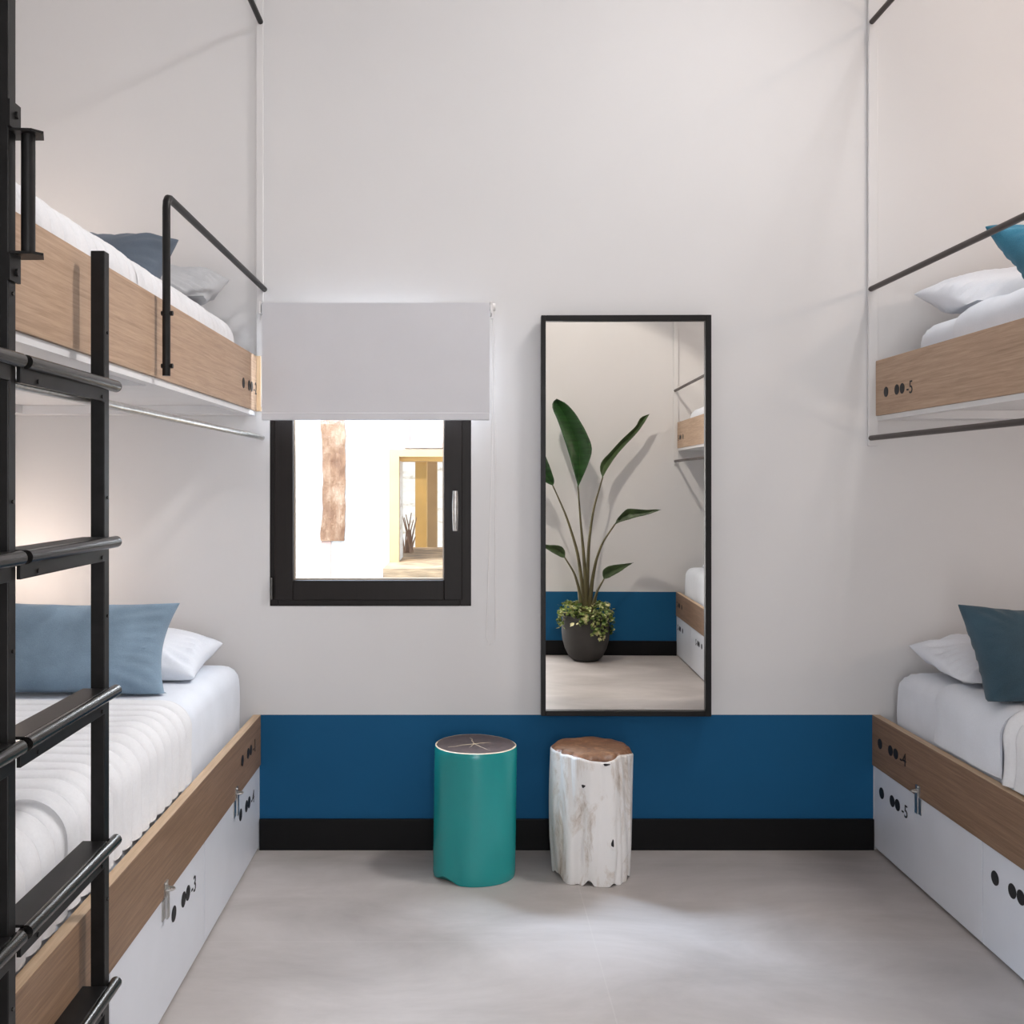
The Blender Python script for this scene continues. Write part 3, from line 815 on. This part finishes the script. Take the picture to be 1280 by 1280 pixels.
def teal_stool(cx, cy):
    root = empty('stump_stool', (0, 0, 0), 'smooth teal lacquered tree stump stool with a dark top', 'stool')
    n, nz = 96, 40; Ht = 0.436
    def R(a, z):
        r = 0.137 + 0.004 * math.cos(2 * a + .6) + 0.0025 * math.cos(3 * a + 1)
        r += 0.006 * (z / Ht - 0.5) * math.cos(a)
        r -= 0.007 * math.exp(-((a - math.radians(236)) / 0.16) ** 2) * max(0, 1 - 2.2 * z / Ht) ** 0.8
        return r
    def bottom(a): return 0.001 + 0.020 * math.exp(-((a - math.radians(222)) / 0.25) ** 2)
    m = MB()
    def P(i, j):
        a = 2 * math.pi * i / n; t = j / (nz - 1); z0 = bottom(a); z = z0 + (Ht - z0) * t
        r = R(a, z)
        if j == nz - 1: r -= 0.003
        if j == 0: r -= 0.002
        return (r * math.cos(a), r * math.sin(a), z)
    m.grid(P, n, nz, closed_u=True)
    m.face([i * nz for i in range(n)])
    o = m.build('stump', M['teallac'], root, smooth=True)
    m = MB()
    def ringp(i, j):
        a = 2 * math.pi * i / n
        r = R(a, Ht) - (0.003, 0.0075, 0.0075)[j] - (0.0025 * noise.noise(Vector((math.cos(a) * 4, math.sin(a) * 4, 2))) if j else 0)
        return (r * math.cos(a), r * math.sin(a), Ht + (0, 0.002, 0.0012)[j])
    m.grid(ringp, n, 3, closed_u=True); m.build('bark_ring', M['cream'], root)
    m = MB()
    def top(i, j):
        a = 2 * math.pi * i / n; r = (R(a, Ht) - 0.0072) * (1 - j / 5)
        return (r * math.cos(a), r * math.sin(a), Ht + 0.0012)
    m.grid(top, n, 6, closed_u=True)
    tp = m.build('seat_top', M['endgrain'], root)
    cr = MB()
    for ang, L in ((100, .085), (205, .10), (300, .10), (20, .06), (250, .05)):
        a = math.radians(ang); pts = []
        for q in range(8):
            rr = L * q / 7; aa = a + 0.12 * noise.noise(Vector((q * .5, ang, 0)))
            pts.append((rr * math.cos(aa), rr * math.sin(aa), Ht + 0.0012))
        cr.tube(pts, [0.0016 * (1 - q / 9) for q in range(8)], 5)
    cr.build('crack', M['cream'], tp)
    root.location = (cx, cy, 0)
    return root
teal_stool(0.030, 3.408)

def white_stool(cx, cy):
    root = empty('stump_stool', (0, 0, 0), 'gnarled white-painted driftwood stump stool with a brown top', 'stool')
    n, nz = 192, 90; Ht = 0.434
    def R(a, z):
        ca, sa = math.cos(a), math.sin(a)
        v = Vector((ca * 1.5, sa * 1.5, z * 2.0))
        r = 0.134 + 0.010 * noise.noise(v + Vector((7, 0, 0)))
        rid = noise.noise(Vector((ca * 1.9 + z * 1.2, sa * 1.9, z * 1.6 + 3)))
        r += 0.020 * abs(rid) - 0.004
        fine = noise.noise(Vector((ca * 9 + 2 * z, sa * 9, z * 5 + 9)))
        r += 0.0012 * fine
        # deep flutes
        for (c, w_, dp, tw) in ((246, .10, .016, .5), (252, .16, .010, -.2), (303, .07, .010, .15), (330, .07, .007, -.1), (205, .08, .006, 0)):
            cc = math.radians(c) + tw * (z - .2) + 0.12 * noise.noise(Vector((z * 7, c, 0)))
            r -= dp * math.exp(-((a - cc) / w_) ** 2) * (0.55 + 0.45 * math.sin(z * 9 + c))
        r -= 0.006 * max(0, (0.12 - z)) / 0.12
        return r
    def zt(a): return Ht - 0.006 - 0.016 * abs(noise.noise(Vector((math.cos(a) * 1.5, math.sin(a) * 1.5, 4)))) * 1.6
    def zb(a): return 0.001 + 0.016 * max(0, noise.noise(Vector((math.cos(a) * 3.6, math.sin(a) * 3.6, 8)))) * 2
    m = MB()
    def P(i, j):
        a = 2 * math.pi * i / n; t = j / (nz - 1); z = zb(a) + (zt(a) - zb(a)) * t
        r = R(a, z) - (0.004 if j == nz - 1 else 0)
        return (r * math.cos(a), r * math.sin(a), z)
    m.grid(P, n, nz, closed_u=True)
    m.face([i * nz for i in range(n)])
    o = m.build('stump', M['whitelac'], root, smooth=True)
    m = MB()
    def top(i, j):
        a = 2 * math.pi * i / n; f = (1, .93, .8, .5, .25, 0)[j]
        r = (R(a, zt(a)) - 0.004) * f
        z = zt(a) + (Ht - zt(a)) * (0, .8, 1, 1, 1, 1)[j]
        return (r * math.cos(a), r * math.sin(a), z)
    m.grid(top, n, 6, closed_u=True); m.build('seat_top', M['browngrain'], root, smooth=True)
    # knot holes
    for ang, z, rx, rz in ((293, .145, .0045, .012), (252, .335, .006, .005), (284, .405, .011, .0035)):
        a = math.radians(ang); r = R(a, z)
        c = Vector((r * math.cos(a), r * math.sin(a), z)); tn = Vector((-math.sin(a), math.cos(a), 0)); nn = Vector((math.cos(a), math.sin(a), 0))
        k_ = MB(); pts = []
        for q in range(14):
            b_ = 2 * math.pi * q / 14; rr = 1 + .2 * math.sin(3 * b_ + ang)
            pts.append(c + tn * rx * rr * math.cos(b_) + Vector((0, 0, rz * rr * math.sin(b_))))
        for off in (-0.004, 0.0016):
            for p in pts: k_.v.append(tuple(p + nn * off))
        k_.face(range(14)); k_.face(range(27, 13, -1))
        for q in range(14): k_.face((q, (q + 1) % 14, 14 + (q + 1) % 14, 14 + q))
        k_.build('knot', M['mark'], o)
    root.location = (cx, cy, 0)
    return root
white_stool(0.428, 3.402)

# ------------------------------------------------------------------ potted plant by the near wall (seen in the mirror)
PY = -0.30; PD = 7.46
def pm(x, y, dy=0.0): return Vector(((x - 604) * PD / F, PY + dy, EYE - (y - 602) * PD / F))
plant = empty('potted_plant', (0, 0, 0), 'tall potted plant with paddle leaves, reflected in the mirror', 'plant')
pc = pm(732, 0); pcx = pc.x
prof = [(0.070, 0.0), (0.095, 0.004), (0.125, 0.03), (0.155, 0.09), (0.174, 0.16), (0.180, 0.22), (0.178, 0.28), (0.172, 0.335), (0.166, 0.338), (0.160, 0.332), (0.158, 0.30)]
m = MB(); n = 48
m.grid(lambda i, j: (pcx + prof[j][0] * math.cos(2 * math.pi * i / n), PY + prof[j][0] * math.sin(2 * math.pi * i / n), prof[j][1] + 0.0005), n, len(prof), closed_u=True)
m.face([i * len(prof) for i in range(n)])
pot = m.build('pot', M['pot'], plant, smooth=True)
m = MB(); m.grid(lambda i, j: (pcx + 0.159 * (1 - j / 3) * math.cos(2 * math.pi * i / n), PY + 0.159 * (1 - j / 3) * math.sin(2 * math.pi * i / n), 0.305), n, 4, closed_u=True)
m.build('soil', M['soil'], plant)

def leaf(stem_px, e1, e2, mat, dy0=0.0, dy1=0.05, fold=0.02, curl=0.0):
    """e1/e2: the two outlines from base to tip, in mirror pixels; the midrib runs between them"""
    def resample(ps, nn):
        ps = [Vector((p[0], p[1], 0)) for p in ps]
        L = [0]
        for a, b_ in zip(ps, ps[1:]): L.append(L[-1] + (b_ - a).length)
        out = []
        for q in range(nn):
            d = L[-1] * q / (nn - 1)
            for i in range(len(ps) - 1):
                if d <= L[i + 1] + 1e-9:
                    t = (d - L[i]) / max(1e-9, L[i + 1] - L[i]); out.append(ps[i].lerp(ps[i + 1], t)); break
        return out
    def smooth(ps):
        for _ in range(2):
            ps = [ps[0]] + [(ps[i - 1] + ps[i] * 2 + ps[i + 1]) / 4 for i in range(1, len(ps) - 1)] + [ps[-1]]
        return ps
    nn = 24
    A = smooth(resample(e1, nn)); B = smooth(resample(e2, nn))
    m = MB(); K = 9
    def P(i, j):
        t = j / (K - 1); p = A[i].lerp(B[i], t)
        dy = dy0 + (dy1 - dy0) * i / (nn - 1)
        wd = (A[i] - B[i]).length * PD / F
        dy -= (fold + 0.25 * wd) * (1 - abs(2 * t - 1)) * min(1, wd / 0.05)
        dy += 0.004 * math.sin(i * 1.9) * abs(2 * t - 1)
        return pm(p.x, p.y, dy)
    m.grid(P, nn, K)
    o = m.build('leaf', mat, plant, smooth=True)
    md = o.modifiers.new('thickness', 'SOLIDIFY'); md.thickness = 0.0015
    sp = [Vector((p[0], p[1], 0)) for p in stem_px]
    pts = []
    N = 20
    sp = resample([(p.x, p.y) for p in sp], N); sp = smooth(sp)
    for i, p in enumerate(sp):
        t = i / (N - 1)                 # 0 at the crown, 1 at the leaf
        q = pm(p.x, p.y, dy0 * t)
        pts.append(q)
    MB().tube(pts, [0.015 * (1 - i / (N - 1)) ** 1.3 + 0.0055 for i in range(N)], 8).build('stem', M['stem'], o, smooth=True)
    # midrib continues along the blade
    mr = []
    for i in range(nn):
        v = Vector(P(i, K // 2)); mr.append(v + Vector((0, -0.001, 0)))
    MB().tube(mr, [0.0045 * (1 - i / nn) + 0.001 for i in range(nn)], 6).build('midrib', M['leaf2'], o, smooth=True)

crown = (733, 772)
leaf([crown, (732, 730), (729, 690), (725, 650), (722, 609)],
     [(722, 609), (717, 590), (711, 568), (706, 552), (697, 525), (689, 508), (690, 500), (696, 498)],
     [(722, 609), (731, 590), (738, 572), (741, 560), (733, 540), (720, 517), (708, 503), (696, 498)], M['leaf'], 0.04, -0.02, 0.02)
leaf([crown, (734, 730), (736, 680), (742, 637), (754, 597)],
     [(754, 597), (750, 590), (751, 577), (760, 569), (777, 550), (800, 529), (800, 521), (814, 516.5)],
     [(754, 597), (759, 588), (768, 574), (775, 565), (786, 553), (797, 542), (806, 530), (814, 516.5)], M['leaf2'], -0.05, -0.10, 0.015)
leaf([(736, 772), (739, 730), (744, 700), (752, 677), (767, 655)],
     [(767, 655), (770, 647), (775, 642), (781, 635), (795, 636), (806, 637), (813, 636), (822, 636.5)],
     [(767, 655), (775, 651), (783, 649), (791, 646), (800, 644), (807, 642), (813, 640), (822, 636.5)], M['leaf2'], 0.07, 0.14, 0.012)
leaf([(738, 772), (741, 755), (745, 738), (753, 722)],
     [(753, 722), (751, 717), (751, 711), (757, 706), (766, 704), (775, 703), (788, 701)],
     [(753, 722), (758, 721), (763, 718), (768, 715), (773, 712), (779, 707), (788, 701)], M['leaf2'], 0.10, 0.16, 0.010)
leaf([(730, 772), (725, 750), (723, 735), (717, 715), (705, 696)],
     [(705, 696), (706, 689), (702, 682), (695, 680), (684, 680), (674, 677), (668, 676)],
     [(705, 696), (701, 696), (696, 693), (690, 690), (684, 686), (676, 681), (668, 676)], M['leaf2'], 0.10, 0.14, 0.010)
leaf([(731, 772), (728, 735), (722, 690), (708, 645), (691, 607)],
     [(691, 607), (694, 603), (692, 597), (688, 585), (682, 570), (676, 560), (664, 552)],
     [(691, 607), (685, 605), (678, 600), (670, 588), (665, 575), (662, 563), (664, 552)], M['leaf'], 0.0, 0.05, 0.012)
# ivy spilling over the rim
random.seed(11)
m = MB()
def ivy_leaf(c, s):
    c = Vector(c); q = Matrix.Rotation(random.uniform(0, 6.28), 3, 'Z') @ Matrix.Rotation(random.uniform(-1.0, 1.0), 3, 'X') @ Matrix.Rotation(random.uniform(-1, 1), 3, 'Y')
    out = [(0, -.5, 0), (.35, -.35, .06), (.5, .1, .08), (.2, .25, .02), (0, .6, 0), (-.2, .25, .02), (-.5, .1, .08), (-.35, -.35, .06)]
    k0 = len(m.v)
    m.v.append(tuple(c))
    for p in out: m.v.append(tuple(c + q @ (Vector(p) * s)))
    for i in range(8): m.face((k0, k0 + 1 + i, k0 + 1 + (i + 1) % 8))
for i in range(330):
    a = random.uniform(0, 2 * math.pi); rr = random.uniform(0.10, 0.215)
    z = 0.355 + random.uniform(-0.01, 0.075) - max(0, rr - 0.17) * random.uniform(0, 2.6)
    ivy_leaf((pcx + rr * math.cos(a), max(PY + rr * math.sin(a), YN + 0.03), z), random.uniform(0.022, 0.040))
for (ang, n_, L) in ((60, 30, .19), (75, 26, .15), (15, 22, .17), (160, 20, .12), (172, 14, .10), (100, 14, .08), (48, 18, .14)):
    for i in range(n_):
        a = math.radians(ang + random.uniform(-9, 9)); t = i / n_
        rr = 0.185 + random.uniform(0, .03)
        ivy_leaf((pcx + rr * math.cos(a), PY + rr * math.sin(a), 0.36 - L * t), random.uniform(0.02, 0.036))
o = m.build('trailing_ivy', M['ivy'], plant, recalc=False); o['kind'] = 'stuff'; o['label'] = 'variegated cream and green ivy over the rim'
settle(plant, (pcx, PY, 0))
